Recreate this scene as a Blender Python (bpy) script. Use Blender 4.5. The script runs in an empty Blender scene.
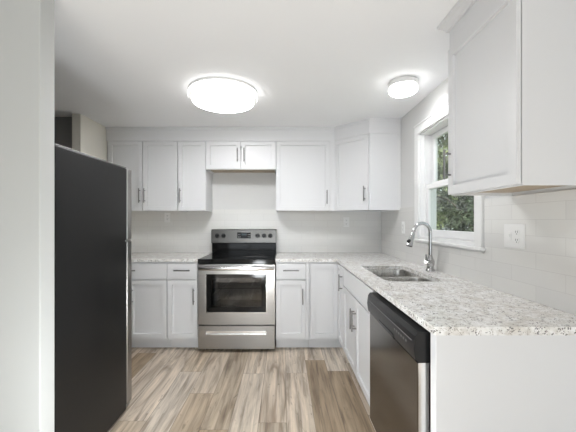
import bpy, bmesh, math, random
from mathutils import Vector, Matrix

C = bpy.context.scene.collection
S = bpy.context.scene
PI = math.pi

# ------------------------------------------------------------------ camera
F = 313.0                                   # focal length in pixels at 576 wide
cam_d = bpy.data.cameras.new('camera'); cam = bpy.data.objects.new('camera', cam_d); C.objects.link(cam)
cam_d.sensor_fit = 'HORIZONTAL'; cam_d.sensor_width = 36.0; cam_d.lens = F / 576 * 36
cam_d.shift_x = 4.5 / 576; cam_d.shift_y = 5.0 / 576
cam_d.clip_start = 0.02
cam.location = (0, 0, 1.288); cam.rotation_euler = (PI / 2, 0, 0)
S.camera = cam

# ------------------------------------------------------------------ world, daylight, exposure
w = bpy.data.worlds.new('sky'); S.world = w; w.use_nodes = True
wn = w.node_tree.nodes; wl = w.node_tree.links
wn['Background'].inputs['Color'].default_value = (0.86, 0.93, 1.0, 1)
wn['Background'].inputs['Strength'].default_value = 1.5

sun_d = bpy.data.lights.new('sun', 'SUN'); sun = bpy.data.objects.new('sun', sun_d); C.objects.link(sun)
sun_d.energy = 18.0; sun_d.angle = math.radians(3); sun_d.color = (0.95, 0.98, 1.0)
sun.rotation_euler = (math.radians(42), math.radians(-14), 0)      # falls through the opening behind the camera and on the trees
sun.location = (-3, -8, 9)

day_d = bpy.data.lights.new('daylight', 'AREA'); day = bpy.data.objects.new('daylight', day_d); C.objects.link(day)
day_d.shape = 'RECTANGLE'; day_d.size = 3.0; day_d.size_y = 1.95; day_d.energy = 20; day_d.color = (0.88, 0.95, 1.0)
day.location = (-0.55, -2.56, 1.275); day.rotation_euler = (PI / 2, 0, 0)   # daylight at the big opening behind

up_d = bpy.data.lights.new('added_fill_light', 'POINT'); up = bpy.data.objects.new('added_fill_light', up_d); C.objects.link(up)
up_d.shadow_soft_size = 0.14; up_d.color = (0.93, 0.975, 1.0)
up_d.energy = 37
up.location = (-.40, .9, .48)       # fill light added low out of view to brighten ceiling and front faces

S.view_settings.view_transform = 'Standard'; S.view_settings.look = 'None'
S.view_settings.exposure = 0.0; S.view_settings.gamma = 1.0
S.view_settings.use_curve_mapping = False

LAMP = 34.0      # big ceiling light, lens radiance
TIER = 3.0       # its dimmer rim
LAMP3 = 45.0     # small ceiling light, lens
LAMP2 = 6.0     # small ceiling light radiance

# ------------------------------------------------------------------ helpers
def obj(name, bm, mat, parent=None, smooth=None):
    me = bpy.data.meshes.new(name)
    bmesh.ops.recalc_face_normals(bm, faces=bm.faces[:])
    bm.to_mesh(me); bm.free()
    if mat: me.materials.append(mat)
    o = bpy.data.objects.new(name, me); C.objects.link(o)
    if parent: o.parent = parent
    if smooth is not None:
        for p in me.polygons: p.use_smooth = True
        me.set_sharp_from_angle(angle=math.radians(smooth))
    return o

def struct(name, bm, mat, smooth=None):
    o = obj(name, bm, mat, None, smooth); o['kind'] = 'structure'; return o

def thing(name, label, cat, loc=(0, 0, 0), rz=0.0, group=None):
    o = bpy.data.objects.new(name, None); C.objects.link(o)
    o.empty_display_size = 0.1
    o.location = loc; o.rotation_euler = (0, 0, rz)
    o['label'] = label; o['category'] = cat
    if group: o['group'] = group
    return o

def tag(o, label, cat, group=None):
    o['label'] = label; o['category'] = cat
    if group: o['group'] = group
    return o

def box(bm, x0, x1, y0, y1, z0, z1, bev=0.0, seg=2):
    r = bmesh.ops.create_cube(bm, size=1.0)
    vs = r['verts']
    for v in vs:
        v.co = Vector((x0 + (v.co.x + .5) * (x1 - x0), y0 + (v.co.y + .5) * (y1 - y0), z0 + (v.co.z + .5) * (z1 - z0)))
    if bev > 0:
        es = list({e for v in vs for e in v.link_edges})
        bmesh.ops.bevel(bm, geom=es, offset=bev, segments=seg, affect='EDGES', profile=0.5, clamp_overlap=True)
    return vs

def bx(*a, **k):
    bm = bmesh.new(); box(bm, *a, **k); return bm

def ring(bm, cen, ax_u, ax_v, ru, rv, n):
    return [bm.verts.new(cen + ax_u * (ru * math.cos(2 * PI * i / n)) + ax_v * (rv * math.sin(2 * PI * i / n))) for i in range(n)]

def bridge(bm, a, b):
    n = len(a)
    for i in range(n):
        bm.faces.new((a[i], a[(i + 1) % n], b[(i + 1) % n], b[i]))

def tube(bm, pts, rad, n=12, cap=True):
    pts = [Vector(p) for p in pts]
    if not isinstance(rad, (list, tuple)): rad = [rad] * len(pts)
    up = None; prev = None
    for i, p in enumerate(pts):
        if i == 0: d = pts[1] - pts[0]
        elif i == len(pts) - 1: d = pts[-1] - pts[-2]
        else: d = (pts[i + 1] - p).normalized() + (p - pts[i - 1]).normalized()
        d.normalize()
        if up is None:
            up = d.orthogonal().normalized()
        else:
            up = (up - d * up.dot(d)).normalized()
        v = d.cross(up)
        r = ring(bm, p, up, v, rad[i], rad[i], n)
        if prev: bridge(bm, prev, r)
        elif cap: bm.faces.new(r)
        prev = r
    if cap: bm.faces.new(prev)

def lathe(bm, prof, cen=(0, 0, 0), n=48, axis='Z'):
    cen = Vector(cen)
    if axis == 'Z': u, v, d = Vector((1, 0, 0)), Vector((0, 1, 0)), Vector((0, 0, 1))
    else: u, v, d = Vector((1, 0, 0)), Vector((0, 0, 1)), Vector((0, 1, 0))
    prev = None
    for r, h in prof:
        if r < 1e-6:
            c = bm.verts.new(cen + d * h)
            if prev:
                for i in range(n): bm.faces.new((prev[i], prev[(i + 1) % n], c))
            else: first = c
            prev_c = c; cur = None
        else:
            cur = ring(bm, cen + d * h, u, v, r, r, n)
            if prev: bridge(bm, prev, cur)
            elif prev is None and 'first' in locals() and first is not None:
                for i in range(n): bm.faces.new((cur[i], cur[(i + 1) % n], first))
        prev = cur
        if cur is not None: first = None

def prism(bm, poly, z0, z1):
    a = [bm.verts.new((x, y, z0)) for x, y in poly]
    b = [bm.verts.new((x, y, z1)) for x, y in poly]
    bm.faces.new(a); bm.faces.new(b); bridge(bm, a, b)

def rrect(x0, x1, y0, y1, r, n=6):
    pts = []
    for cx, cy, a0 in ((x1 - r, y1 - r, 0), (x0 + r, y1 - r, 90), (x0 + r, y0 + r, 180), (x1 - r, y0 + r, 270)):
        for i in range(n + 1):
            a = math.radians(a0 + 90 * i / n)
            pts.append((cx + r * math.cos(a), cy + r * math.sin(a)))
    return pts

def plate(bm, outer, holes, z0, z1):
    """a flat slab with holes"""
    def loop(pts):
        vs = [bm.verts.new((x, y, z1)) for x, y in pts]
        return vs, [bm.edges.new((vs[i], vs[(i + 1) % len(vs)])) for i in range(len(vs))]
    loops = [loop(outer)] + [loop(h) for h in holes]
    es = [e for _, l in loops for e in l]
    r = bmesh.ops.triangle_fill(bm, use_beauty=True, use_dissolve=False, edges=es)
    fs = [g for g in r['geom'] if isinstance(g, bmesh.types.BMFace)]
    low = {}
    for vs, _ in loops:
        for v in vs: low[v] = bm.verts.new((v.co.x, v.co.y, z0))
    for f in fs: bm.faces.new([low[v] for v in reversed(f.verts)])
    for vs, _ in loops:
        n = len(vs)
        for i in range(n):
            a, b = vs[i], vs[(i + 1) % n]
            bm.faces.new((a, b, low[b], low[a]))

# ------------------------------------------------------------------ materials
def mat(name, col, rough=0.5, metal=0.0, spec=0.5, coat=0.0):
    m = bpy.data.materials.new(name); m.use_nodes = True
    b = m.node_tree.nodes['Principled BSDF']
    b.inputs['Base Color'].default_value = (*col, 1)
    b.inputs['Roughness'].default_value = rough
    b.inputs['Metallic'].default_value = metal
    b.inputs['Specular IOR Level'].default_value = spec
    b.inputs['Coat Weight'].default_value = coat
    return m

class NT:
    def __init__(s, m):
        s.t = m.node_tree; s.b = s.t.nodes['Principled BSDF']
    def n(s, typ, **kw):
        nd = s.t.nodes.new(typ)
        for k, v in kw.items():
            if k.startswith('i_'):
                key = k[2:]; key = int(key) if key.isdigit() else key.replace('_', ' ')
                if isinstance(v, bpy.types.NodeSocket): s.t.links.new(v, nd.inputs[key])
                else: nd.inputs[key].default_value = v
            else: setattr(nd, k, v)
        return nd
    def m(s, op, a, b=0.0, c=0.0):
        nd = s.t.nodes.new('ShaderNodeMath'); nd.operation = op
        for i, v in enumerate((a, b, c)):
            if isinstance(v, bpy.types.NodeSocket): s.t.links.new(v, nd.inputs[i])
            else: nd.inputs[i].default_value = v
        return nd.outputs[0]
    def mix(s, f, a, b, blend='MIX'):
        nd = s.t.nodes.new('ShaderNodeMix'); nd.data_type = 'RGBA'; nd.blend_type = blend
        for k, v in ((0, f), (6, a), (7, b)):
            if isinstance(v, bpy.types.NodeSocket): s.t.links.new(v, nd.inputs[k])
            else: nd.inputs[k].default_value = v if k == 0 else (*v, 1)
        return nd.outputs[2]
    def ramp(s, f, stops, interp='LINEAR'):
        nd = s.t.nodes.new('ShaderNodeValToRGB'); s.t.links.new(f, nd.inputs[0])
        cr = nd.color_ramp; cr.interpolation = interp
        while len(cr.elements) < len(stops): cr.elements.new(0.5)
        for e, (p, c) in zip(cr.elements, stops):
            e.position = p; e.color = (*c, 1) if len(c) == 3 else c
        return nd.outputs[0]
    def pos(s):
        g = s.n('ShaderNodeNewGeometry'); sp = s.n('ShaderNodeSeparateXYZ', i_0=g.outputs['Position'])
        return sp.outputs
    def vec(s, x, y, z=0.0):
        return s.n('ShaderNodeCombineXYZ', i_0=x, i_1=y, i_2=z).outputs[0]
    def noise(s, v, scale, detail=3.0, rough=0.5, dist=0.0):
        nd = s.n('ShaderNodeTexNoise', i_Vector=v, i_Scale=scale, i_Detail=detail, i_Roughness=rough, i_Distortion=dist)
        return nd.outputs[0]
    def bump(s, h, strength, dist=0.001):
        nd = s.n('ShaderNodeBump', i_Strength=strength, i_Distance=dist, i_Height=h)
        s.t.links.new(nd.outputs[0], s.b.inputs['Normal'])
    def to(s, sock, key): s.t.links.new(sock, s.b.inputs[key])

def textured_paint(name, col, rough=0.7, amount=0.15, scale=180):
    m = mat(name, col, rough, spec=0.3); t = NT(m)
    g = t.n('ShaderNodeNewGeometry').outputs['Position']
    t.bump(t.noise(g, scale, 2), amount, 0.001)
    return m

M = {}
M['wall'] = textured_paint('wall_paint', (0.66, 0.66, 0.65))
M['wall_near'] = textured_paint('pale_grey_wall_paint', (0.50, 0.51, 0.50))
M['wall_cream'] = textured_paint('cream_wall_paint', (0.78, 0.755, 0.68))
M['wall_shade'] = textured_paint('hall_shade_paint', (0.26, 0.26, 0.255))  # the unlit hall's shade is put into the wall colour
M['ceiling'] = textured_paint('ceiling_paint', (0.89, 0.90, 0.915), 0.85, 0.1, 120)
M['trim'] = mat('white_trim_paint', (0.82, 0.82, 0.81), 0.4)
M['cab'] = mat('white_cabinet_paint', (0.71, 0.715, 0.725), 0.38)
M['cab_in'] = mat('birch_underside', (0.42, 0.34, 0.25), 0.6)
M['nickel'] = mat('brushed_nickel', (0.27, 0.27, 0.265), 0.32, 1.0)
M['chrome'] = mat('chrome', (0.50, 0.50, 0.50), 0.12, 1.0)
M['black_glass'] = mat('black_glass', (0.006, 0.006, 0.006), 0.08, spec=0.25)
M['black_plastic'] = mat('black_plastic', (0.02, 0.02, 0.021), 0.32)
M['dark_metal'] = mat('dark_enamel', (0.03, 0.03, 0.03), 0.4)
M['rack'] = mat('rack_wire', (0.45, 0.45, 0.45), 0.3, 1.0)
M['outlet'] = mat('outlet_plastic', (0.80, 0.80, 0.79), 0.35)
M['outlet_gap'] = mat('outlet_slot', (0.10, 0.10, 0.10), 0.6)
M['mark'] = mat('panel_marking', (0.45, 0.45, 0.45), 0.5)
M['mark_dim'] = mat('faint_panel_marking', (0.16, 0.16, 0.165), 0.5)
M['dw_panel'] = mat('gloss_black_panel', (0.010, 0.010, 0.011), 0.28, spec=0.35)
M['burner'] = mat('burner_ring', (0.035, 0.035, 0.035), 0.2)
M['vinyl'] = mat('window_vinyl', (0.84, 0.84, 0.84), 0.35)
M['bark'] = mat('bark', (0.09, 0.07, 0.05), 0.9)

# stainless with vertical/horizontal brushing
def stainless(name, col, rough, axis, aniso_scale=(600, 4)):
    m = mat(name, col, rough, 1.0); t = NT(m); p = t.pos()
    if axis == 'X': v = t.vec(t.m('MULTIPLY', p[0], 3.0), t.m('MULTIPLY', p[1], 3.0), t.m('MULTIPLY', p[2], 500.0))
    else: v = t.vec(t.m('MULTIPLY', p[0], 400.0), t.m('MULTIPLY', p[1], 400.0), t.m('MULTIPLY', p[2], 3.0))
    nz = t.noise(v, 1.0, 2)
    t.to(t.m('MULTIPLY_ADD', nz, 0.12, rough - 0.06), 'Roughness')
    t.bump(nz, 0.04, 0.0005)
    return m
M['steel'] = stainless('brushed_stainless', (0.37, 0.362, 0.35), 0.30, 'X')
M['steel_sink'] = stainless('sink_stainless', (0.52, 0.51, 0.49), 0.28, 'Z')
M['steel_panel_dim'] = stainless('dimmed_panel_stainless', (0.15, 0.147, 0.14), 0.33, 'X')  # same steel as the oven door; a dimmer reflection is put into the colour
M['steel_dark'] = stainless('smoky_stainless', (0.155, 0.143, 0.13), 0.17, 'X')
M['steel_bright'] = mat('bright_stainless', (0.78, 0.78, 0.77), 0.2, 1.0)

# black textured refrigerator side
m = mat('black_textured_enamel', (0.009, 0.009, 0.009), 0.33, spec=0.22); t = NT(m)
g = t.n('ShaderNodeNewGeometry').outputs['Position']
t.bump(t.noise(g, 260, 2), 0.25, 0.0008)
M['fridge'] = m

# plank floor
m = mat('plank_floor', (0.3, 0.25, 0.2), 0.42); t = NT(m); p = t.pos()
PW, PL = 0.18, 1.22
xr = t.m('DIVIDE', t.m('ADD', p[0], 10.06), PW)
row = t.m('FLOOR', xr)
w1 = t.n('ShaderNodeTexWhiteNoise', noise_dimensions='1D', i_W=row).outputs['Value']
yr = t.m('ADD', t.m('DIVIDE', t.m('ADD', p[1], 20.0), PL), t.m('MULTIPLY', w1, 7.31))
col = t.m('FLOOR', yr)
rnd = t.n('ShaderNodeTexWhiteNoise', noise_dimensions='3D', i_Vector=t.vec(row, col, 3.7))
rv = rnd.outputs['Value']
tone = t.ramp(rv, [(0.0, (0.27, 0.197, 0.125)), (0.22, (0.43, 0.35, 0.265)), (0.45, (0.56, 0.48, 0.395)),
                   (0.7, (0.38, 0.31, 0.235)), (0.85, (0.64, 0.57, 0.49)), (1.0, (0.30, 0.22, 0.14))])
off = t.m('MULTIPLY', rv, 37.0)
gv = t.vec(t.m('MULTIPLY', p[0], 34.0), t.m('ADD', t.m('MULTIPLY', p[1], 1.6), off), off)
g1 = t.noise(gv, 1.0, 5, 0.62, 0.6)
gv2 = t.vec(t.m('MULTIPLY', p[0], 9.0), t.m('ADD', t.m('MULTIPLY', p[1], 1.1), off), off)
g2 = t.noise(gv2, 1.0, 3, 0.55, 1.6)
c1 = t.mix(1.0, tone, t.ramp(g1, [(0.28, (0.46, 0.43, 0.40)), (0.47, (0.98, 0.98, 0.98)), (0.70, (1.34, 1.34, 1.34))]), 'MULTIPLY')
c2 = t.mix(1.0, c1, t.ramp(g2, [(0.30, (0.52, 0.47, 0.43)), (0.48, (0.98, 0.98, 0.97)), (0.66, (1.2, 1.2, 1.2))]), 'MULTIPLY')
kn = t.noise(t.vec(t.m('MULTIPLY', p[0], 10.0), t.m('MULTIPLY', p[1], 4.0), off), 1.0, 4, 0.6, 2.2)
c2 = t.mix(t.m('MULTIPLY', t.ramp(kn, [(0.62, (0, 0, 0)), (0.72, (1, 1, 1))]), 0.6), c2, (0.11, 0.085, 0.06))
fx = t.m('FRACT', xr); fy = t.m('FRACT', yr)
ex = t.m('MULTIPLY', t.m('MINIMUM', fx, t.m('SUBTRACT', 1.0, fx)), PW)
ey = t.m('MULTIPLY', t.m('MINIMUM', fy, t.m('SUBTRACT', 1.0, fy)), PL)
seam = t.m('LESS_THAN', t.m('MINIMUM', ex, ey), 0.0016)
c3 = t.mix(t.m('MULTIPLY', seam, 0.6), c2, (0.09, 0.07, 0.055))
t.to(c3, 'Base Color')
t.to(t.m('MULTIPLY_ADD', g1, 0.2, 0.34), 'Roughness')
t.bump(t.m('SUBTRACT', g1, seam), 0.15, 0.001)
M['floor'] = m

# granite
m = mat('speckled_granite', (0.7, 0.7, 0.68), 0.16); t = NT(m)
g = t.n('ShaderNodeNewGeometry').outputs['Position']
b1 = t.noise(g, 15, 4, 0.6, 0.4)
b2 = t.noise(g, 55, 3, 0.6)
base = t.ramp(b1, [(0.28, (0.66, 0.63, 0.58)), (0.45, (0.77, 0.755, 0.73)), (0.60, (0.86, 0.86, 0.85))])
base = t.mix(1.0, base, t.ramp(b2, [(0.32, (0.80, 0.785, 0.76)), (0.52, (1, 1, 1)), (0.7, (1.1, 1.1, 1.1))]), 'MULTIPLY')
v1 = t.n('ShaderNodeTexVoronoi', i_Vector=g, i_Scale=120.0, i_Randomness=1.0)
sp1 = t.m('MULTIPLY', t.m('LESS_THAN', v1.outputs['Distance'], 0.37), t.m('GREATER_THAN', t.noise(g, 36, 2), 0.548))
v2 = t.n('ShaderNodeTexVoronoi', i_Vector=g, i_Scale=210.0, i_Randomness=1.0)
sp2 = t.m('MULTIPLY', t.m('LESS_THAN', v2.outputs['Distance'], 0.36), t.m('GREATER_THAN', t.noise(g, 47, 2), 0.53))
base = t.mix(t.m('MULTIPLY', sp2, 0.7), base, (0.20, 0.16, 0.125))
base = t.mix(t.m('MULTIPLY', sp1, 0.85), base, (0.05, 0.045, 0.045))
t.to(base, 'Base Color')
M['granite'] = m

# subway tile
def tile(name, ui):
    m = mat(name, (0.74, 0.735, 0.71), 0.16); t = NT(m); p = t.pos()
    v = t.vec(t.m('ADD', p[ui], 10.0), t.m('SUBTRACT', p[2], 0.914))
    br = t.n('ShaderNodeTexBrick', i_Vector=v, i_Scale=1.0, i_Mortar_Size=0.0012, i_Mortar_Smooth=0.15,
             i_Brick_Width=0.305, i_Row_Height=0.0762)
    br.offset = 0.5; br.offset_frequency = 2
    br.inputs['Color1'].default_value = (0.755, 0.75, 0.725, 1); br.inputs['Color2'].default_value = (0.725, 0.72, 0.70, 1)
    br.inputs['Mortar'].default_value = (0.65, 0.64, 0.62, 1)
    t.to(br.outputs['Color'], 'Base Color')
    inv = t.m('SUBTRACT', 1.0, br.outputs['Fac'])
    wob = t.noise(t.n('ShaderNodeNewGeometry').outputs['Position'], 9, 2)
    t.bump(t.m('ADD', inv, t.m('MULTIPLY', wob, 0.6)), 0.35, 0.001)
    return m
M['tile_x'] = tile('subway_tile_far', 0)
M['tile_y'] = tile('subway_tile_side', 1)

# lamps: what gives light emits
def emit(name, col, st):
    m = mat(name, (0.9, 0.9, 0.9), 0.4); b = m.node_tree.nodes['Principled BSDF']
    b.inputs['Emission Color'].default_value = (*col, 1); b.inputs['Emission Strength'].default_value = st
    return m
M['lamp_big'] = emit('lit_acrylic', (0.985, 0.985, 1.0), LAMP)
M['lamp_rim'] = emit('lit_acrylic_rim', (1.0, 0.985, 0.97), TIER)
M['lamp_small'] = emit('lit_opal_glass', (1.0, 0.985, 0.97), LAMP2)
M['lamp_lens'] = emit('lit_opal_lens', (0.985, 0.985, 1.0), LAMP3)
M['display'] = emit('dim_clock_display', (0.3, 0.6, 0.7), 0.06)
M['display'].node_tree.nodes['Principled BSDF'].inputs['Base Color'].default_value = (0.012, 0.012, 0.014, 1)

# clear glass
def glass(name, tint, refl=0.9):
    m = bpy.data.materials.new(name); m.use_nodes = True; nt = m.node_tree
    nt.nodes.remove(nt.nodes['Principled BSDF'])
    out = nt.nodes['Material Output']
    tr = nt.nodes.new('ShaderNodeBsdfTransparent'); tr.inputs[0].default_value = (*tint, 1)
    gl = nt.nodes.new('ShaderNodeBsdfGlossy'); gl.inputs['Roughness'].default_value = 0.02
    fr = nt.nodes.new('ShaderNodeFresnel')
    ge = nt.nodes.new('ShaderNodeNewGeometry'); mr = nt.nodes.new('ShaderNodeMapRange')
    mr.inputs[3].default_value = 1.5; mr.inputs[4].default_value = 1 / 1.5      # same reflectance on both faces of the pane
    nt.links.new(ge.outputs['Backfacing'], mr.inputs[0]); nt.links.new(mr.outputs[0], fr.inputs[0])
    mx = nt.nodes.new('ShaderNodeMixShader')
    nt.links.new(fr.outputs[0], mx.inputs[0]); nt.links.new(tr.outputs[0], mx.inputs[1]); nt.links.new(gl.outputs[0], mx.inputs[2])
    nt.links.new(mx.outputs[0], out.inputs[0])
    return m
M['glass'] = glass('window_glass', (0.92, 0.94, 0.93))
M['oven_glass'] = glass('tinted_oven_glass', (0.45, 0.44, 0.43))

def leaf_mat(name, c0, c1):
    m = mat(name, c0, 0.55, spec=0.3); t = NT(m)
    oi = t.n('ShaderNodeNewGeometry').outputs['Random Per Island']
    c = t.ramp(oi, [(0.0, c0), (1.0, c1)])
    t.to(c, 'Base Color')
    return m
M['leaf_dark'] = leaf_mat('dark_leaves', (0.010, 0.016, 0.007), (0.036, 0.050, 0.020))
M['leaf_mid'] = leaf_mat('mid_leaves', (0.03, 0.045, 0.015), (0.10, 0.13, 0.045))
M['leaf_light'] = leaf_mat('yellow_green_leaves', (0.035, 0.05, 0.015), (0.16, 0.185, 0.065))
m = mat('lawn', (0.06, 0.09, 0.03), 0.9); t = NT(m)
g = t.n('ShaderNodeNewGeometry').outputs['Position']
t.to(t.ramp(t.noise(g, 6, 4), [(0.3, (0.03, 0.05, 0.015)), (0.7, (0.10, 0.13, 0.05))]), 'Base Color')
M['lawn'] = m

# ------------------------------------------------------------------ room shell
XW = 1.167          # right wall
YB = 3.72           # back wall
XL = -1.926          # left wall stub
CZ = 2.306          # ceiling
YR = -2.45          # rear wall behind the camera
XH = -3.2           # far side of the hall

struct('floor', bx(XH - .1, XW + .15, YR - .12, YB + .12, -0.10, 0.0), M['floor'])
struct('ceiling', bx(XH - .1, XW + .15, YR - .12, YB + .12, CZ, CZ + 0.15), M['ceiling'])
struct('wall_back', bx(XL - .08, XW, YB, YB + .12, 0, CZ), M['wall'])

WY0, WY1, WZ0, WZ1 = 1.875, 2.685, 1.135, 2.045       # window opening in the right wall
bm = bmesh.new()
box(bm, XW, XW + .14, YR, WY0, 0, CZ)
box(bm, XW, XW + .14, WY1, YB + .12, 0, CZ)
box(bm, XW, XW + .14, WY0, WY1, 0, WZ0)
box(bm, XW, XW + .14, WY0, WY1, WZ1, CZ)
struct('wall_right', bm, M['wall'])
struct('wall_left', bx(XL - .08, XL, 2.97, YB, 0, CZ), M['wall_cream'])
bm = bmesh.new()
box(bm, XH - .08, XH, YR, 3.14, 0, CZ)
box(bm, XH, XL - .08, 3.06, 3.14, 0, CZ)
struct('wall_hall', bm, M['wall_shade'])
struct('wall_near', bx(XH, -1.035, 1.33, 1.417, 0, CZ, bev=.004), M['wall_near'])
bm = bmesh.new()                                        # rear wall with a wide daylight opening
box(bm, XH, -2.1, YR - .1, YR, 0, CZ); box(bm, 1.0, XW, YR - .1, YR, 0, CZ)
box(bm, -2.1, 1.0, YR - .1, YR, 0, .25); box(bm, -2.1, 1.0, YR - .1, YR, 2.28, CZ)
struct('wall_rear', bm, M['wall'])
bm = bmesh.new()
for x in (-2.1, -1.09, -.06, .95): box(bm, x, x + .05, YR - .08, YR - .03, .25, 2.28)
box(bm, -2.1, 1.0, YR - .08, YR - .03, .25, .30); box(bm, -2.1, 1.0, YR - .08, YR - .03, 2.23, 2.28)
struct('window_2', bm, M['vinyl'])

struct('ground', bx(XW + .16, 22, -8, 26, -0.62, -0.5), M['lawn'])

# tiled splash
T = 0.008
bm = bmesh.new(); box(bm, XL + .002, XW - .001, YB - T, YB - .0005, .9145, 1.425)
tag(obj('backsplash', bm, M['tile_x']), 'off-white subway tile backsplash across the back wall behind the stove', 'backsplash')
bm = bmesh.new()
box(bm, XW - T, XW - .0005, 1.107, YB - T - .001, .9145, 1.103)
box(bm, XW - T, XW - .0005, 1.107, 1.808, 1.103, 1.415)
box(bm, XW - T, XW - .0005, 2.748, YB - T - .001, 1.103, 1.415)
tag(obj('backsplash', bm, M['tile_y']), 'white subway tile backsplash on the right wall around the sink window', 'backsplash')

# ------------------------------------------------------------------ window over the sink
win = bpy.data.objects.new('window_1', None); C.objects.link(win); win.location = (0, 0, 0); win['kind'] = 'structure'
X0 = XW - 0.020
bm = bmesh.new()
box(bm, X0, XW - .0005, 2.675, 2.742, 1.1345, 2.0355)
box(bm, X0, XW - .0005, 1.815, 1.885, 1.1345, 2.0355)
box(bm, X0, XW - .0005, 1.815, 2.742, 2.036, 2.102)
box(bm, X0 - .006, XW - .0005, 1.809, 2.748, 2.1025, 2.114)
obj('casing', bm, M['trim'], win)
bm = bmesh.new()
box(bm, XW - .036, XW + .05, 1.798, 2.756, 1.116, 1.134, bev=.004)
box(bm, X0 + .004, XW, 1.815, 2.742, 1.104, 1.117)
obj('sill', bm, M['trim'], win)
bm = bmesh.new()      # jamb lining and vinyl frame
JX0, JX1 = XW, XW + .135
fy0, fy1, fz0, fz1 = WY0, WY1, WZ0, WZ1
box(bm, JX0, JX1, fy0, fy0 + .022, fz0, fz1); box(bm, JX0, JX1, fy1 - .022, fy1, fz0, fz1)
box(bm, JX0, JX1, fy0, fy1, fz0, fz0 + .025); box(bm, JX0, JX1, fy0, fy1, fz1 - .025, fz1)
for y0, y1 in ((fy0 + .02, fy0 + .034), (fy1 - .034, fy1 - .02)):
    box(bm, XW + .030, XW + .042, y0, y1, fz0, fz1); box(bm, XW + .078, XW + .086, y0, y1, fz0, fz1)
obj('frame', bm, M['vinyl'], win)
def sash(name, xa, xb, z0, z1, y0=fy0 + .024, y1=fy1 - .024, st=.048, bot=.055, top=.042):
    bm = bmesh.new()
    box(bm, xa, xb, y0, y0 + st, z0, z1, bev=.003); box(bm, xa, xb, y1 - st, y1, z0, z1, bev=.003)
    box(bm, xa, xb, y0 + st - .003, y1 - st + .003, z0, z0 + bot, bev=.003)
    box(bm, xa, xb, y0 + st - .003, y1 - st + .003, z1 - top, z1, bev=.003)
    s_ = obj(name, bm, M['vinyl'], win)
    xm = (xa + xb) / 2
    obj('pane', bx(xm - .002, xm + .002, y0 + st - .006, y1 - st + .006, z0 + bot - .006, z1 - top + .006), M['glass'], s_)
    return s_
sash('lower_sash', XW + .044, XW + .076, fz0 + .027, 1.595)
sash('upper_sash', XW + .088, XW + .120, 1.560, fz1 - .027)

# ------------------------------------------------------------------ cabinet builders (local frame: x right, y into the cabinet, z up; y=0 is the carcass face)
DT = 0.020     # door thickness
def shaker(bm, x0, x1, z0, z1, y=-DT, st=.062, rec=.013):
    vs = box(bm, x0, x1, y, -.0035, z0, z1)
    f = min((f for f in {f for v in vs for f in v.link_faces}), key=lambda f: f.calc_center_median().y)
    r = bmesh.ops.inset_region(bm, faces=[f], thickness=st, depth=0)
    r = bmesh.ops.inset_region(bm, faces=[f], thickness=.002, depth=-rec)

def slab(bm, x0, x1, z0, z1, y=-DT): box(bm, x0, x1, y, -.0035, z0, z1, bev=.0025)

def pull(parent, cx, cz, L, vertical=True, y=-DT):
    bm = bmesh.new(); r = .0058; so = .032
    a = L / 2; b = L / 2 - .022
    if vertical:
        tube(bm, [(cx, y - so, cz - a), (cx, y - so, cz + a)], r, 10)
        for s in (-1, 1): tube(bm, [(cx, y + .0005, cz + s * b), (cx, y - so, cz + s * b)], .0048, 8)
    else:
        tube(bm, [(cx - a, y - so, cz), (cx + a, y - so, cz)], r, 10)
        for s in (-1, 1): tube(bm, [(cx + s * b, y + .0005, cz), (cx + s * b, y - so, cz)], .0048, 8)
    return obj('handle', bm, M['nickel'], parent, smooth=40)

def door(parent, x0, x1, z0, z1, handle=None, st=.062, name='door', flat=False):
    bm = bmesh.new()
    (slab if flat else shaker)(bm, x0, x1, z0, z1, **({} if flat else {'st': st}))
    d = obj(name, bm, M['cab'], parent)
    if handle: pull(d, *handle)
    return d

def upper(name, label, X, z, wd, h, depth, doors, rz=0.0, Y=None, seam_bottom=True):
    """wall cabinet: hollow carcass, recessed underside, doors"""
    root = thing(name, label, 'cabinet', (X, Y, z), rz, 'wall cabinets')
    bm = bmesh.new(); t_ = .016
    box(bm, 0, t_, 0, depth, 0, h); box(bm, wd - t_, wd, 0, depth, 0, h)
    box(bm, t_, wd - t_, 0, depth, h - t_, h); box(bm, t_, wd - t_, depth - .008, depth, .02, h - t_)
    box(bm, t_, wd - t_, 0, .019, 0, .035); box(bm, t_, wd - t_, 0, .019, h - .05, h - t_)
    obj('carcass', bm, M['cab'], root)
    obj('bottom_panel', bx(t_, wd - t_, .019, depth - .008, .014, .026), M['cab_in'], root)
    for d in doors: door(root, *d)
    x1 = max(d[1] for d in doors)
    if wd - x1 > .02: obj('filler', bx(x1 + .003, wd - .0005, -.018, -.0005, 0, h, bev=.001), M['cab'], root)
    return root

def base(name, label, X, Y, wd, fronts, rz=0.0, h=.883, depth=.60, toe=.11, cat='cabinet'):
    root = thing(name, label, cat, (X, Y, 0), rz, 'base cabinets')
    bm = bmesh.new(); t_ = .018
    box(bm, 0, t_, 0, depth, toe, h); box(bm, wd - t_, wd, 0, depth, toe, h)
    box(bm, t_, wd - t_, 0, depth, toe, toe + t_); box(bm, t_, wd - t_, depth - .01, depth, toe + t_, h)
    box(bm, t_, wd - t_, 0, .019, h - .03, h); box(bm, t_, wd - t_, 0, .019, h - .19, h - .15)
    box(bm, 0, t_, .08, depth, 0, toe); box(bm, wd - t_, wd, .08, depth, 0, toe)
    obj('carcass', bm, M['cab'], root)
    obj('toe_kick', bx(t_, wd - t_, .075, .09, 0.001, toe), M['cab'], root)
    for kind, d in fronts:
        if kind == 'door': door(root, *d)
        else: door(root, *d, name=kind, flat=True)
    x1 = max(d[1] for k, d in fronts)
    if wd - x1 > .02: obj('filler', bx(x1 + .003, wd - .0005, -.018, -.0005, toe, h, bev=.001), M['cab'], root)
    return root

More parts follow.
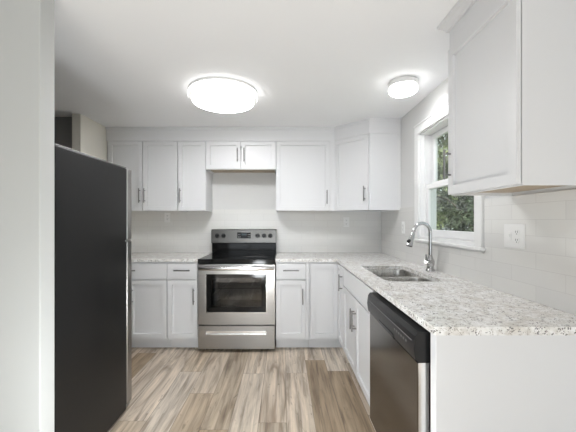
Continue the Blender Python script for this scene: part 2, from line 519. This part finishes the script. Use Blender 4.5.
# upper cabinets on the back wall
UZ, UH, UY = 1.397, .760, 3.415
G = .0045
upper('wall_cabinet', 'white two-door wall cabinet beside the cream wall, partly hidden by the fridge', -1.909, UZ, .760, UH, .303,
      [(G, .380 - G, G, UH - G, (.380 - .028, .165, .155)), (.380 + G, .760 - G, G, UH - G, (.380 + .028, .165, .155))], Y=UY)
upper('wall_cabinet', 'narrow single-door white wall cabinet left of the stove alcove', -1.147, UZ, .303, UH, .303,
      [(G, .303 - G, G, UH - G, (.030, .165, .155))], Y=UY)
upper('wall_cabinet', 'short two-door white wall cabinet bridging the gap over the stove', -.842, 1.847, .760, .310, .303,
      [(G, .380 - G, G, .310 - G, (.380 - .036, .155, .145)), (.380 + G, .760 - G, G, .310 - G, (.380 + .036, .155, .145))], Y=UY)
upper('wall_cabinet', 'wide single-door white wall cabinet right of the stove alcove', -.080, UZ, .635, UH, .303,
      [(G, .583, G, UH - G, (.583 - .034, .150, .150))], Y=UY)

# diagonal corner cabinet
root = thing('corner_wall_cabinet', 'white diagonal corner wall cabinet with angled door left of the window', 'cabinet', (.557, UY, UZ), -PI / 4, 'wall cabinets')
cs = math.sqrt(.5)
def loc45(x, y):       # world plan -> cabinet frame
    dx, dy = x - .557, y - UY
    return (dx * cs - dy * cs, dx * cs + dy * cs)
poly = [(.5575, YB - T - .001 + T), (XW - .001, YB), (XW - .001, 3.11), (.862, 3.11), (.5575, UY)]
poly = [(.5575, YB - .001), (XW - .001, YB - .001), (XW - .001, 3.11), (.862, 3.11), (.5575, UY)]
bm = bmesh.new(); prism(bm, [loc45(*q) for q in poly], 0.012, UH)
bm2 = bmesh.new()
def shrink(pl, k):
    cx = sum(q[0] for q in pl) / len(pl); cy = sum(q[1] for q in pl) / len(pl)
    return [(cx + (q[0] - cx) * k, cy + (q[1] - cy) * k) for q in pl]
a = [loc45(*q) for q in poly]; b = [loc45(*q) for q in shrink(poly, .95)]
va = [bm.verts.new((x, y, 0)) for x, y in a]; vb = [bm.verts.new((x, y, 0)) for x, y in b]
vc = [bm.verts.new((x, y, .012)) for x, y in a]; vd = [bm.verts.new((x, y, .012)) for x, y in b]
bridge(bm, va, vb); bridge(bm, va, vc); bridge(bm, vb, vd)
obj('carcass', bm, M['cab'], root)
bm2.free()
DL = .305 * math.sqrt(2)
door(root, .014, DL - .014, G, UH - G, (DL - .045, .165, .150), st=.058)

# near right wall cabinet (faces the fridge side)
NZ, NH, NX = 1.418, .745, .862
upper('wall_cabinet', 'large white wall cabinet in the near right foreground above the counter', NX, NZ, .475, NH, XW - NX - .001,
      [(G, .475 - .001, G, NH - G, (.028, .155, .150))], rz=-PI / 2, Y=1.606)

# frieze boards up to the ceiling
bm = bmesh.new()
off = .006
fr = [(XL + .001, YB - .001), (XL + .001, UY - DT + off), (.545, UY - DT + off), (.553, UY - DT + off), (.85, 3.106), (.86, 3.104), (XW - .001, 3.104), (XW - .001, YB - .001)]
prism(bm, fr, UZ + UH + .001, CZ - .001)
ld = [(XL + .001, YB - .001), (XL + .001, UY - DT - .012), (.549, UY - DT - .012), (.853, 3.092), (XW - .001, 3.092), (XW - .001, YB - .001)]
prism(bm, ld, CZ - .022, CZ - .001)
struct('trim_1', bm, M['cab'])
bm = bmesh.new()      # frieze and crown moulding of the near cabinet
prism(bm, [(NX - .012, 1.132), (XW - .001, 1.132), (XW - .001, 1.602), (NX - .012, 1.602)], NZ + NH + .001, CZ - .001)
prof = [(0, 0), (-.012, 0), (-.016, .012), (-.030, .028), (-.040, .034), (-.044, .048), (0, .048)]
pa = [(NX - .012 + q[0], CZ - .049 + q[1]) for q in prof]
for ya, yb in ((1.132, 1.602),):
    A = [bm.verts.new((x, ya, z)) for x, z in pa]; B = [bm.verts.new((x, yb + (-(x - NX + .012)), z)) for x, z in pa]
    bm.faces.new(A); bm.faces.new(B); bridge(bm, A, B)
pb = [(1.602 - q[0], CZ - .049 + q[1]) for q in prof]
A = [bm.verts.new((NX - .012 - (y - 1.602), y, z)) for y, z in pb]; B = [bm.verts.new((XW - .001, y, z)) for y, z in pb]
bm.faces.new(A); bm.faces.new(B); bridge(bm, A, B)
struct('trim_2', bm, M['cab'])

# filler strip between the first cabinets and the cream wall
struct('trim_3', bx(XL + .001, -1.912, UY + .004, UY + .02, UZ, UZ + UH), M['cab'])
struct('trim_4', bx(XL + .001, -1.911, 3.106, 3.126, .001, .883), M['cab'])

# base cabinets on the back wall
BY = 3.11
DZ0, DZ1, RZ0, RZ1 = .133, .703, .714, .868
PZ, HZ = .548, .802
base('base_cabinet', 'wide white base cabinet with one drawer over two doors behind the fridge', -1.909, BY, .760,
     [('drawer', (G, .760 - G, RZ0, RZ1, (.380, HZ, .155, False))),
      ('door', (G, .380 - G, DZ0, DZ1, (.380 - .030, PZ, .155))), ('door', (.380 + G, .760 - G, DZ0, DZ1, (.380 + .040, PZ, .155)))])
base('base_cabinet', 'narrow white drawer and door base cabinet left of the stove', -1.147, BY, .300,
     [('drawer', (G, .300 - G, RZ0, RZ1, (.150, HZ, .155, False))),
      ('door', (G, .300 - G, DZ0, DZ1, (.300 - .036, PZ, .155)))])
base('base_cabinet', 'narrow white drawer and door base cabinet right of the stove', -.076, BY, .327,
     [('drawer', (G, .296, RZ0, RZ1, (.150, HZ, .155, False))),
      ('door', (G, .296, DZ0, DZ1, (.296 - .032, PZ, .155)))])

# corner base cabinet: two leaves meeting in the inner corner
root = thing('corner_base_cabinet', 'white corner base cabinet with two leaves meeting at the inner corner', 'cabinet', (.557, BY, 0), 0, 'base cabinets')
def L(bm, x0, x1, y0, y1, z0, z1): box(bm, x0 - .557, x1 - .557, y0 - BY, y1 - BY, z0, z1)
bm = bmesh.new()
L(bm, .2535, .2715, BY, YB - .002, .11, .883); L(bm, .557, XW - .002, 2.808, 2.826, .11, .883)
L(bm, .2715, XW - .002, YB - .012, YB - .002, .11, .883); L(bm, XW - .012, XW - .002, 2.826, YB - .012, .11, .883)
L(bm, .2715, XW - .012, BY, YB - .012, .11, .128); L(bm, .557, XW - .012, 2.826, BY, .11, .128)
L(bm, .2715, .576, BY, BY + .019, .855, .883); L(bm, .557, .576, 2.826, BY, .855, .883)
obj('carcass', bm, M['cab'], root)
bm = bmesh.new(); L(bm, .2535, .648, BY + .075, BY + .09, .001, .11); L(bm, .632, .647, 2.808, BY + .075, .001, .11)
obj('toe_kick', bm, M['cab'], root)
bm = bmesh.new(); shaker(bm, .270 - .557, -.022, DZ0, RZ1, st=.058)
obj('door', bm, M['cab'], root)
bm = bmesh.new(); shaker(bm, .022, .299, DZ0, RZ1, st=.058)
o = obj('door', bm, M['cab'], root); o.rotation_euler = (0, 0, -PI / 2)
pull(o, .299 - .045, .725, .150)

# sink base on the right run (front faces left)
SX = .557
SW = 2.806 - 1.875
root = base('sink_base_cabinet', 'white sink base cabinet with false front over two doors', SX, 2.806, SW,
     [('false_front', (G, SW - G, RZ0, RZ1)),
      ('door', (G, SW / 2 - G, DZ0, DZ1, (SW / 2 - .030, PZ, .155))), ('door', (SW / 2 + G, SW - G, DZ0, DZ1, (SW / 2 + .030, PZ, .155)))],
     rz=-PI / 2, depth=XW - SX - .002)

# peninsula end panel
bm = bmesh.new(); box(bm, .553, XW - .002, 1.135, 1.178, .001, .883, bev=.0015)
tag(obj('end_panel', bm, M['cab']), 'plain white end panel closing the counter beside the dishwasher', 'panel')

# ------------------------------------------------------------------ counters
CT0, CT1 = .884, .914
bm = bmesh.new(); box(bm, XL + .002, -.8445, 3.085, YB - .001, CT0, CT1, bev=.003)
tag(obj('countertop', bm, M['granite']), 'short speckled granite countertop left of the stove', 'countertop')
SK = (.640, 1.000, 1.935, 2.615)
bm = bmesh.new()
plate(bm, [(-.078, YB - .001), (-.078, 3.085), (.526, 3.085), (.532, 3.079), (.532, 1.111), (.538, 1.105), (XW - .001, 1.105), (XW - .001, YB - .001)],
      [rrect(*SK, .07)], CT0, CT1)
tag(obj('countertop', bm, M['granite']), 'long L-shaped speckled granite countertop holding the sink', 'countertop')

# ------------------------------------------------------------------ sink
root = thing('sink', 'stainless double-bowl undermount sink set into the granite', 'sink', (.82, 2.275, .66))
def bowl(x0, x1, y0, y1, r):
    bm = bmesh.new(); ox, oy, oz = .82, 2.275, .66
    loops = [(0, .8825), (.002, .874), (.004, .80), (.008, .715), (.018, .698), (.05, .690)]
    prev = None
    for ins, z in loops:
        pts = rrect(x0 + ins, x1 - ins, y0 + ins, y1 - ins, max(r - ins * .6, .02))
        cur = [bm.verts.new((x - ox, y - oy, z - oz)) for x, y in pts]
        if prev: bridge(bm, prev, cur)
        prev = cur
    bm.faces.new(prev)
    o = obj('bowl', bm, M['steel_sink'], root, smooth=50)
    cx, cy = (x0 + x1) / 2 - ox, (y0 + y1) / 2 - oy
    bm = bmesh.new(); lathe(bm, [(.045, .0305), (.045, .034), (.040, .0345), (.034, .031), (.0001, .031)], (cx, cy, 0), 24)
    obj('drain', bm, M['chrome'], o, smooth=40)
bowl(SK[0] + .004, SK[1] - .004, 2.275, SK[3] - .004, .062)
bowl(SK[0] + .004, SK[1] - .004, SK[2] + .004, 2.250, .062)
bm = bmesh.new()
plate(bm, [(x - .82, y - 2.275) for x, y in rrect(SK[0] - .012, SK[1] + .012, SK[2] - .012, SK[3] + .012, .08)],
      [[(x - .82, y - 2.275) for x, y in rrect(SK[0] + .004, SK[1] - .004, 2.275, SK[3] - .004, .062)],
       [(x - .82, y - 2.275) for x, y in rrect(SK[0] + .004, SK[1] - .004, SK[2] + .004, 2.250, .062)]], .2205, .2232)
obj('rim', bm, M['steel_bright'], root)

# ------------------------------------------------------------------ faucet
FX, FY = 1.100, 2.345
root = thing('faucet', 'tall arched chrome pull-down kitchen faucet behind the sink', 'faucet', (FX, FY, CT1))
bm = bmesh.new(); lathe(bm, [(.0001, .0005), (.033, .0005), (.033, .006), (.030, .012), (.024, .022), (.024, .040), (.030, .052), (.030, .074), (.024, .088), (.017, .105), (.0135, .12), (.0001, .122)], n=28)
obj('body', bm, M['chrome'], root, smooth=40)
R_ = .072; pts = [(0, 0, .10), (0, 0, .18), (0, 0, .285)]
dx, dy = -.97, -.24
for i in range(1, 13):
    a = PI * i / 12 * .93
    q = R_ * (1 - math.cos(a)); h = R_ * math.sin(a)
    pts.append((dx * q, dy * q, .285 + h))
e_ = (Vector(pts[-1]) - Vector(pts[-2])).normalized()
pts.append(tuple(Vector(pts[-1]) + e_ * .022))
bm = bmesh.new(); tube(bm, pts, .0125, 14)
obj('spout', bm, M['chrome'], root, smooth=60)
p1 = Vector(pts[-1]); d1 = (Vector(pts[-1]) - Vector(pts[-2])).normalized()
bm = bmesh.new(); tube(bm, [p1 - d1 * .004, p1 + d1 * .02, p1 + d1 * .025, p1 + d1 * .078, p1 + d1 * .095], [.0155, .0165, .0185, .021, .0245], 16)
hd = obj('spray_head', bm, M['chrome'], root, smooth=40)
bm = bmesh.new(); c = p1 + d1 * .055
tube(bm, [c + Vector((-.012, -.006, 0)), c + Vector((-.027, -.016, -.004))], [.014, .011], 10)
obj('spray_button', bm, M['black_plastic'], hd, smooth=40)
bm = bmesh.new(); tube(bm, [p1 + d1 * .0945, p1 + d1 * .0985], [.021, .020], 16)
obj('nozzle', bm, M['black_plastic'], hd, smooth=40)
bm = bmesh.new()
tube(bm, [(-.018, -.014, .064), (-.040, -.03, .072), (-.046, -.034, .076)], [.019, .019, .013], 16)
tube(bm, [(-.040, -.03, .076), (-.047, -.036, .092), (-.050, -.04, .128)], [.009, .007, .0055], 10)
obj('lever', bm, M['chrome'], root, smooth=40)

# ------------------------------------------------------------------ stove
RX, RY, RW = -.838, 3.060, .756
root = thing('range', 'freestanding stainless electric range with black glass top', 'stove', (RX, RY, 0))
bm = bmesh.new()
box(bm, .002, .022, .052, .64, .03, .892); box(bm, RW - .022, RW - .002, .052, .64, .03, .892)
box(bm, .022, RW - .022, .62, .64, .03, .892); box(bm, .022, RW - .022, .052, .62, .03, .05)
box(bm, .022, RW - .022, .052, .62, .262, .275); box(bm, .022, RW - .022, .052, .62, .86, .892)
box(bm, .022, .07, .052, .62, .275, .86); box(bm, RW - .07, RW - .022, .052, .62, .275, .86)
obj('body', bm, M['dark_metal'], root)
for x in (.07, RW - .07):
    for y in (.09, .58):
        bm = bmesh.new(); lathe(bm, [(.0001, .0005), (.018, .0005), (.018, .012), (.010, .014), (.010, .031), (.0001, .031)], (x, y, 0), 16)
        obj('foot', bm, M['black_plastic'], root, smooth=40)
bm = bmesh.new(); box(bm, 0, RW, -.002, .585, .868, .916, bev=.004)
ct = obj('cooktop', bm, M['black_glass'], root)
for x, y, r in ((.20, .16, .105), (.56, .16, .08), (.20, .42, .08), (.56, .42, .105)):
    bm = bmesh.new(); lathe(bm, [(r - .003, .9158), (r - .003, .9166), (r, .9166), (r, .9158)], (x, y, 0), 40)
    obj('burner', bm, M['burner'], ct)
# back guard
bm = bmesh.new(); box(bm, .004, RW - .004, .592, .650, .895, 1.04, bev=.004)
box(bm, .03, RW - .03, .586, .60, .945, .958, bev=.004)
obj('backguard', bm, M['black_glass'], root)
bm = bmesh.new()
pr = [(.650, 1.03), (.578, 1.03), (.574, 1.036), (.574, 1.182), (.582, 1.190), (.650, 1.190)]
A = [bm.verts.new((.0, y, z)) for y, z in pr]; B = [bm.verts.new((RW, y, z)) for y, z in pr]
bm.faces.new(A); bm.faces.new(B); bridge(bm, A, B)
cp = obj('control_panel', bm, M['steel_panel_dim'], root)
for x in (.068, .140, .538, .612, .684):
    bm = bmesh.new(); lathe(bm, [(.0001, -.030), (.017, -.030), (.020, -.026), (.022, -.008), (.026, -.004), (.026, .004), (.0001, .004)], (x, .576, 1.117), 24, 'Y')
    box(bm, x - .003, x + .003, .540, .548, 1.097, 1.137)
    obj('knob', bm, M['dw_panel'], cp, smooth=35)
bm = bmesh.new(); box(bm, .300, .458, .573, .585, 1.086, 1.158, bev=.003)
dp = obj('display', bm, M['black_glass'], cp)
bm = bmesh.new(); box(bm, .350, .410, .5715, .576, 1.122, 1.142)
obj('clock', bm, M['display'], dp)
for i in range(3):
    for j in range(2):
        for s in (.312, .424): obj('button', bx(s + i * .010, s + .006 + i * .010, .572, .576, 1.10 + j * .026, 1.106 + j * .026), M['mark'], dp)
# oven door as a frame around the window
bm = bmesh.new()
W0, W1, V0, V1 = .083, .668, .395, .768
box(bm, 0, W0, 0, .05, .272, .862, bev=.004); box(bm, W1, RW, 0, .05, .272, .862, bev=.004)
box(bm, W0 - .004, W1 + .004, 0, .05, .272, V0); box(bm, W0 - .004, W1 + .004, 0, .05, V1, .862)
od = obj('oven_door', bm, M['steel'], root)
bm = bmesh.new()
box(bm, W0, W0 + .045, .004, .046, V0 + .05, V1 - .035); box(bm, W1 - .045, W1, .004, .046, V0 + .05, V1 - .035)
box(bm, W0, W1, .004, .046, V0, V0 + .05); box(bm, W0, W1, .004, .046, V1 - .035, V1)
obj('window_surround', bm, M['black_glass'], od)
obj('window_pane', bx(W0 + .04, W1 - .04, .008, .012, V0 + .045, V1 - .03), M['oven_glass'], od)
bm = bmesh.new()       # bright bevel line round the window
for a_ in ((W0 - .007, W0, V0 - .007, V1 + .004), (W1, W1 + .007, V0 - .007, V1 + .004), (W0, W1, V0 - .007, V0)):
    box(bm, a_[0], a_[1], -.003, .01, a_[2], a_[3], bev=.001)
obj('window_trim', bm, M['steel_bright'], od)
for z in (.50, .62, .70):
    bm = bmesh.new()
    for k in range(9): tube(bm, [(.09, .10 + k * .055, z), (RW - .09, .10 + k * .055, z)], .003, 6)
    for x in (.09, RW / 2 - .13, RW / 2 + .13, RW - .09): tube(bm, [(x, .09, z), (x, .56, z)], .004, 6)
    for x in (.072, RW - .072): box(bm, x - .01 if x > .4 else x - .002, x + .002 if x > .4 else x + .02, .09, .56, z - .006, z - .002)
    obj('oven_rack', bm, M['rack'], root)
bm = bmesh.new()
hp = []
for i in range(17):
    s = i / 16; e = abs(2 * s - 1)
    hp.append((.012 + s * (RW - .024), -.052 + .030 * e ** 4, .826 + .004 * (1 - e * e)))
prev = None
for x, y, z in hp:
    cur = ring(bm, Vector((x, y, z)), Vector((0, 1, 0)), Vector((0, 0, 1)), .010, .018, 12)
    if prev: bridge(bm, prev, cur)
    else: bm.faces.new(cur)
    prev = cur
bm.faces.new(prev)
for x in (.03, RW - .03): box(bm, x - .016, x + .016, -.034, .002, .812, .842, bev=.004)
obj('handle', bm, M['steel_bright'], od, smooth=45)
bm = bmesh.new(); box(bm, .002, RW - .002, 0, .05, .034, .262, bev=.004)
dr = obj('drawer', bm, M['steel'], root)
bm = bmesh.new()
box(bm, .083, .672, -.016, .002, .176, .186, bev=.003); box(bm, .083, .672, -.004, .002, .176, .214, bev=.001)
box(bm, .083, .089, -.016, .002, .176, .214); box(bm, .666, .672, -.016, .002, .176, .214)
obj('handle', bm, M['steel_bright'], dr)

# ------------------------------------------------------------------ dishwasher (local x runs towards the camera)
DW0, DW1, DX = 1.866, 1.200, .514
DWW = DW0 - DW1
root = thing('dishwasher', 'stainless dishwasher with black control panel under the long counter', 'dishwasher', (DX, DW0, 0), -PI / 2)
bm = bmesh.new(); box(bm, .006, DWW - .004, .05, .60, .10, .862)
obj('tub', bm, M['dark_metal'], root)
obj('toe_kick', bx(.006, DWW - .004, .10, .12, .001, .11), M['black_plastic'], root)
for x in (.05, DWW - .05):
    for y in (.16, .55):
        bm = bmesh.new(); lathe(bm, [(.0001, .0005), (.015, .0005), (.015, .01), (.008, .012), (.008, .101), (.0001, .101)], (x, y, 0), 12)
        obj('foot', bm, M['black_plastic'], root, smooth=40)
obj('door', bx(.002, DWW, 0, .044, .115, .745, bev=.003), M['steel_dark'], root)
obj('door_edge', bx(DWW, DWW + .0015, .003, .043, .118, .744), M['steel_bright'], root)
bm = bmesh.new()
pr = [(.060, .746), (.004, .746), (-.010, .756), (-.016, .80), (-.010, .846), (.002, .862), (.060, .862)]
A = [bm.verts.new((.0, y, z)) for y, z in pr]; B = [bm.verts.new((DWW + .002, y, z)) for y, z in pr]
bm.faces.new(A); bm.faces.new(B); bridge(bm, A, B)
cp = obj('control_panel', bm, M['dw_panel'], root, smooth=25)
bm = bmesh.new(); box(bm, .22, .44, -.0135, .004, .748, .772, bev=.004)
obj('pocket_handle', bm, M['black_glass'], cp)
for k in range(6): obj('button', bx(.455 + k * .026, .468 + k * .026, -.0162, -.010, .797, .806), M['mark_dim'], cp)
bm = bmesh.new()
for k in range(5): box(bm, .04 + k * .009, .046 + k * .009, -.0155, -.010, .806, .812)
obj('badge', bm, M['mark_dim'], cp)
bm = bmesh.new(); box(bm, .02, DWW - .02, -.0165, -.010, .822, .8245)
obj('panel_line', bm, M['mark_dim'], cp)

# ------------------------------------------------------------------ refrigerator (its side faces us, doors face the back wall)
FRX0, FRX1, FRY0, FRY1 = -1.79, -1.056, 1.445, 2.105
root = thing('refrigerator', 'black sided top-freezer refrigerator with stainless doors behind the near wall', 'refrigerator', ((FRX0 + FRX1) / 2, (FRY0 + FRY1) / 2, 0))
ox, oy = (FRX0 + FRX1) / 2, (FRY0 + FRY1) / 2
hw, hd_ = (FRX1 - FRX0) / 2, (FRY1 - FRY0) / 2
bm = bmesh.new(); box(bm, -hw, hw, -hd_, hd_, .022, 1.642, bev=.006)
obj('cabinet', bm, M['fridge'], root)
bm = bmesh.new(); box(bm, -hw, hw, -hd_, hd_, 1.6425, 1.6475, bev=.0015)
obj('top_edge', bm, M['nickel'], root)
obj('gasket', bx(-hw + .01, hw - .006, hd_, hd_ + .014, .05, 1.638), M['black_plastic'], root)
for z0, z1 in ((.045, 1.150), (1.162, 1.642)):
    d_ = obj('door', bx(-hw, hw, hd_ + .014, hd_ + .075, z0, z1, bev=.006), M['steel'], root)
    bm = bmesh.new(); zc = 1.02 if z0 < 1 else 1.30
    tube(bm, [(-hw + .06, hd_ + .115, zc - .17 if z0 < 1 else zc - .11), (-hw + .06, hd_ + .115, zc + .11)], .011, 10)
    for s in ((zc - .14 if z0 < 1 else zc - .08), zc + .08): tube(bm, [(-hw + .06, hd_ + .074, s), (-hw + .06, hd_ + .115, s)], .009, 8)
    obj('handle', bm, M['steel'], d_, smooth=40)
bm = bmesh.new(); box(bm, hw - .05, hw + .004, hd_ - .02, hd_ + .05, 1.1515, 1.1605, bev=.002)
obj('hinge', bm, M['rack'], root)
bm = bmesh.new(); box(bm, hw - .05, hw - .002, hd_ - .02, hd_ + .05, .030, .043, bev=.002)
obj('hinge', bm, M['rack'], root)
for x in (-hw + .06, hw - .05):
    for y in (-hd_ + .06, hd_ - .05):
        bm = bmesh.new(); lathe(bm, [(.0001, .0005), (.02, .0005), (.02, .015), (.01, .016), (.01, .024), (.0001, .024)], (x, y, 0), 14)
        obj('foot', bm, M['black_plastic'], root, smooth=40)

# ------------------------------------------------------------------ ceiling lights
root = thing('ceiling_light', 'large round two-tier lit ceiling light above the floor', 'ceiling light', (-.475, 2.47, CZ), 0, 'flush ceiling lights')
bm = bmesh.new(); lathe(bm, [(.0001, -.0005), (.262, -.0005), (.266, -.004), (.266, -.018), (.0001, -.018)], n=72)
obj('base', bm, M['trim'], root, smooth=40)
bm = bmesh.new(); lathe(bm, [(.0001, -.0185), (.262, -.0185), (.268, -.024), (.268, -.050), (.262, -.055)], n=72)
obj('diffuser', bm, M['lamp_rim'], root, smooth=35)
bm = bmesh.new(); lathe(bm, [(.261, -.0553), (.262, -.0556), (.262, -.059), (.241, -.061)], n=72)
obj('trim_ring', bm, M['trim'], root, smooth=35)
bm = bmesh.new(); lathe(bm, [(.243, -.0615), (.242, -.078), (.236, -.0825)], n=72)
obj('lower_diffuser', bm, M['lamp_rim'], root, smooth=35)
bm = bmesh.new(); lathe(bm, [(.236, -.083), (.228, -.087), (.12, -.092), (.0001, -.094)], n=72)
obj('lens', bm, M['lamp_big'], root, smooth=35)
root = thing('ceiling_light', 'small round lit ceiling light above the sink near the window', 'ceiling light', (.875, 2.29, CZ), 0, 'flush ceiling lights')
bm = bmesh.new(); lathe(bm, [(.0001, -.0005), (.094, -.0005), (.102, -.004), (.102, -.036), (.098, -.039), (.0001, -.039)], n=48)
obj('collar', bm, M['trim'], root, smooth=40)
bm = bmesh.new(); lathe(bm, [(.0001, -.0395), (.094, -.0395), (.099, -.046), (.101, -.058), (.096, -.074)], n=48)
obj('glass_shade', bm, M['lamp_small'], root, smooth=50)
bm = bmesh.new(); lathe(bm, [(.096, -.0745), (.075, -.086), (.04, -.092), (.0001, -.094)], n=48)
obj('lens', bm, M['lamp_lens'], root, smooth=50)

# ------------------------------------------------------------------ outlets (local frame faces -y)
def outlet(label, loc, rz, gangs):
    wd = .070 if gangs == 1 else .140; h = .115 if gangs == 1 else .122
    root = thing('outlet', label, 'outlet', loc, rz, 'wall outlets')
    obj('cover_plate', bx(-wd / 2, wd / 2, -.006, -.0003, -h / 2, h / 2, bev=.002), M['outlet'], root)
    def recept(cx):
        for s in (-.020, .020):
            bm = bmesh.new(); tube(bm, [(cx, -.0055, s), (cx, -.0085, s)], .0155, 20)
            f = obj('socket', bm, M['outlet'], root)
            bm = bmesh.new()
            for xx in (-.006, .006): box(bm, cx + xx - .0012, cx + xx + .0012, -.0092, -.008, s - .002, s + .008)
            tube(bm, [(cx, -.008, s - .008), (cx, -.0092, s - .008)], .0026, 10)
            obj('slot', bm, M['outlet_gap'], f)
    if gangs == 1: recept(0)
    else:
        recept(.023)
        sw = obj('switch', bx(-.031, -.015, -.0085, -.005, -.022, .022, bev=.001), M['outlet'], root)
        obj('toggle', bx(-.026, -.020, -.013, -.008, -.004, .010, bev=.001), M['outlet'], sw)
    return root
yf = YB - T
outlet('white outlet on the tile under the left wall cabinets', (-1.375, yf, 1.330), 0, 1)
outlet('white outlet on the tile under the diagonal corner cabinet', (.745, yf, 1.275), 0, 1)
outlet('white outlet on the right wall between corner and window', (XW - T, 3.02, 1.225), -PI / 2, 1)
outlet('wide white switch and outlet plate under the near right cabinet', (XW - T, 1.568, 1.212), -PI / 2, 2)

# ------------------------------------------------------------------ trees outside the window
def tree(name, label, x, y, h, rx, rz_, n, lm, size, seed, low=0.1):
    rnd_ = random.Random(seed)
    root = thing(name, label, 'tree' if 'tree' in name else 'shrub', (x, y, -.5), 0, 'trees outside the window')
    bm = bmesh.new()
    tube(bm, [(0, 0, 0), (.05, .03, h * .35), (-.04, .06, h * .7), (.02, 0, h * .93)], [.03 * h, .024 * h, .014 * h, .004 * h], 8)
    for k in range(7):
        a = rnd_.random() * 6.28; z = h * (.25 + .08 * k)
        tube(bm, [(0, 0, z), (math.cos(a) * rx * .4, math.sin(a) * rx * .4, z + .15 * h), (math.cos(a) * rx * .75, math.sin(a) * rx * .75, z + .2 * h)], [.011 * h, .007 * h, .003 * h], 6)
    obj('trunk', bm, M['bark'], root, smooth=60)
    vs, fs = [], []
    clumps = []
    for k in range(46):
        while True:
            q = Vector((rnd_.uniform(-1, 1), rnd_.uniform(-1, 1), rnd_.uniform(-1, 1)))
            if q.length < 1: break
        z = h * (low + (1 - low) * (.5 + .5 * q.z))
        clumps.append((Vector((q.x * rx, q.y * rx, z)), rx * rnd_.uniform(.22, .42)))
    for i in range(n):
        c, r = rnd_.choice(clumps)
        d = Vector((rnd_.gauss(0, 1), rnd_.gauss(0, 1), rnd_.gauss(0, .8))).normalized()
        p = c + d * r * rnd_.uniform(.55, 1.0)
        if p.z < .05: p.z = .05 + rnd_.random() * .2
        nrm = (d + Vector((rnd_.gauss(0, .6), rnd_.gauss(0, .6), .4 + rnd_.gauss(0, .5)))).normalized()
        u = nrm.orthogonal().normalized(); u = Matrix.Rotation(rnd_.random() * 6.28, 3, nrm) @ u
        v = nrm.cross(u); s = size * rnd_.uniform(.6, 1.3)
        b0 = len(vs)
        vs += [p - u * s, p + v * s * .42 + nrm * s * .1, p + u * s, p - v * s * .42 + nrm * s * .1]
        fs.append((b0, b0 + 1, b0 + 2, b0 + 3))
    me = bpy.data.meshes.new('foliage'); me.from_pydata([tuple(v) for v in vs], [], fs); me.materials.append(lm)
    f = bpy.data.objects.new('foliage', me); C.objects.link(f); f.parent = root
    return root
SH = [(3.2, 'dark leafy shrub nearest the house beyond the window', 2.9, 'leaf_dark'), (5.65, 'dark leafy shrub filling the lower window pane', 2.75, 'leaf_dark'),
      (8.1, 'mid green shrub at the left edge of the lower window pane', 2.8, 'leaf_mid')]
for k, (y, lb, h, lm) in enumerate(SH): tree('shrub', lb, 3.4, y, h, 1.0, 1, 16000, M[lm], .042, 11 + k, .0)
TR = [(7.4, 'mid green tree behind the nearest shrub', 6.0, 'leaf_mid'), (11.7, 'tall yellow-green tree showing through the upper window pane', 7.4, 'leaf_light'),
      (16.0, 'dark tree at the far left of the window view', 7.0, 'leaf_dark')]
for k, (y, lb, h, lm) in enumerate(TR): tree('tree', lb, 6.9, y, h, 1.75, 1, 16000, M[lm], .085, 21 + k, .06)
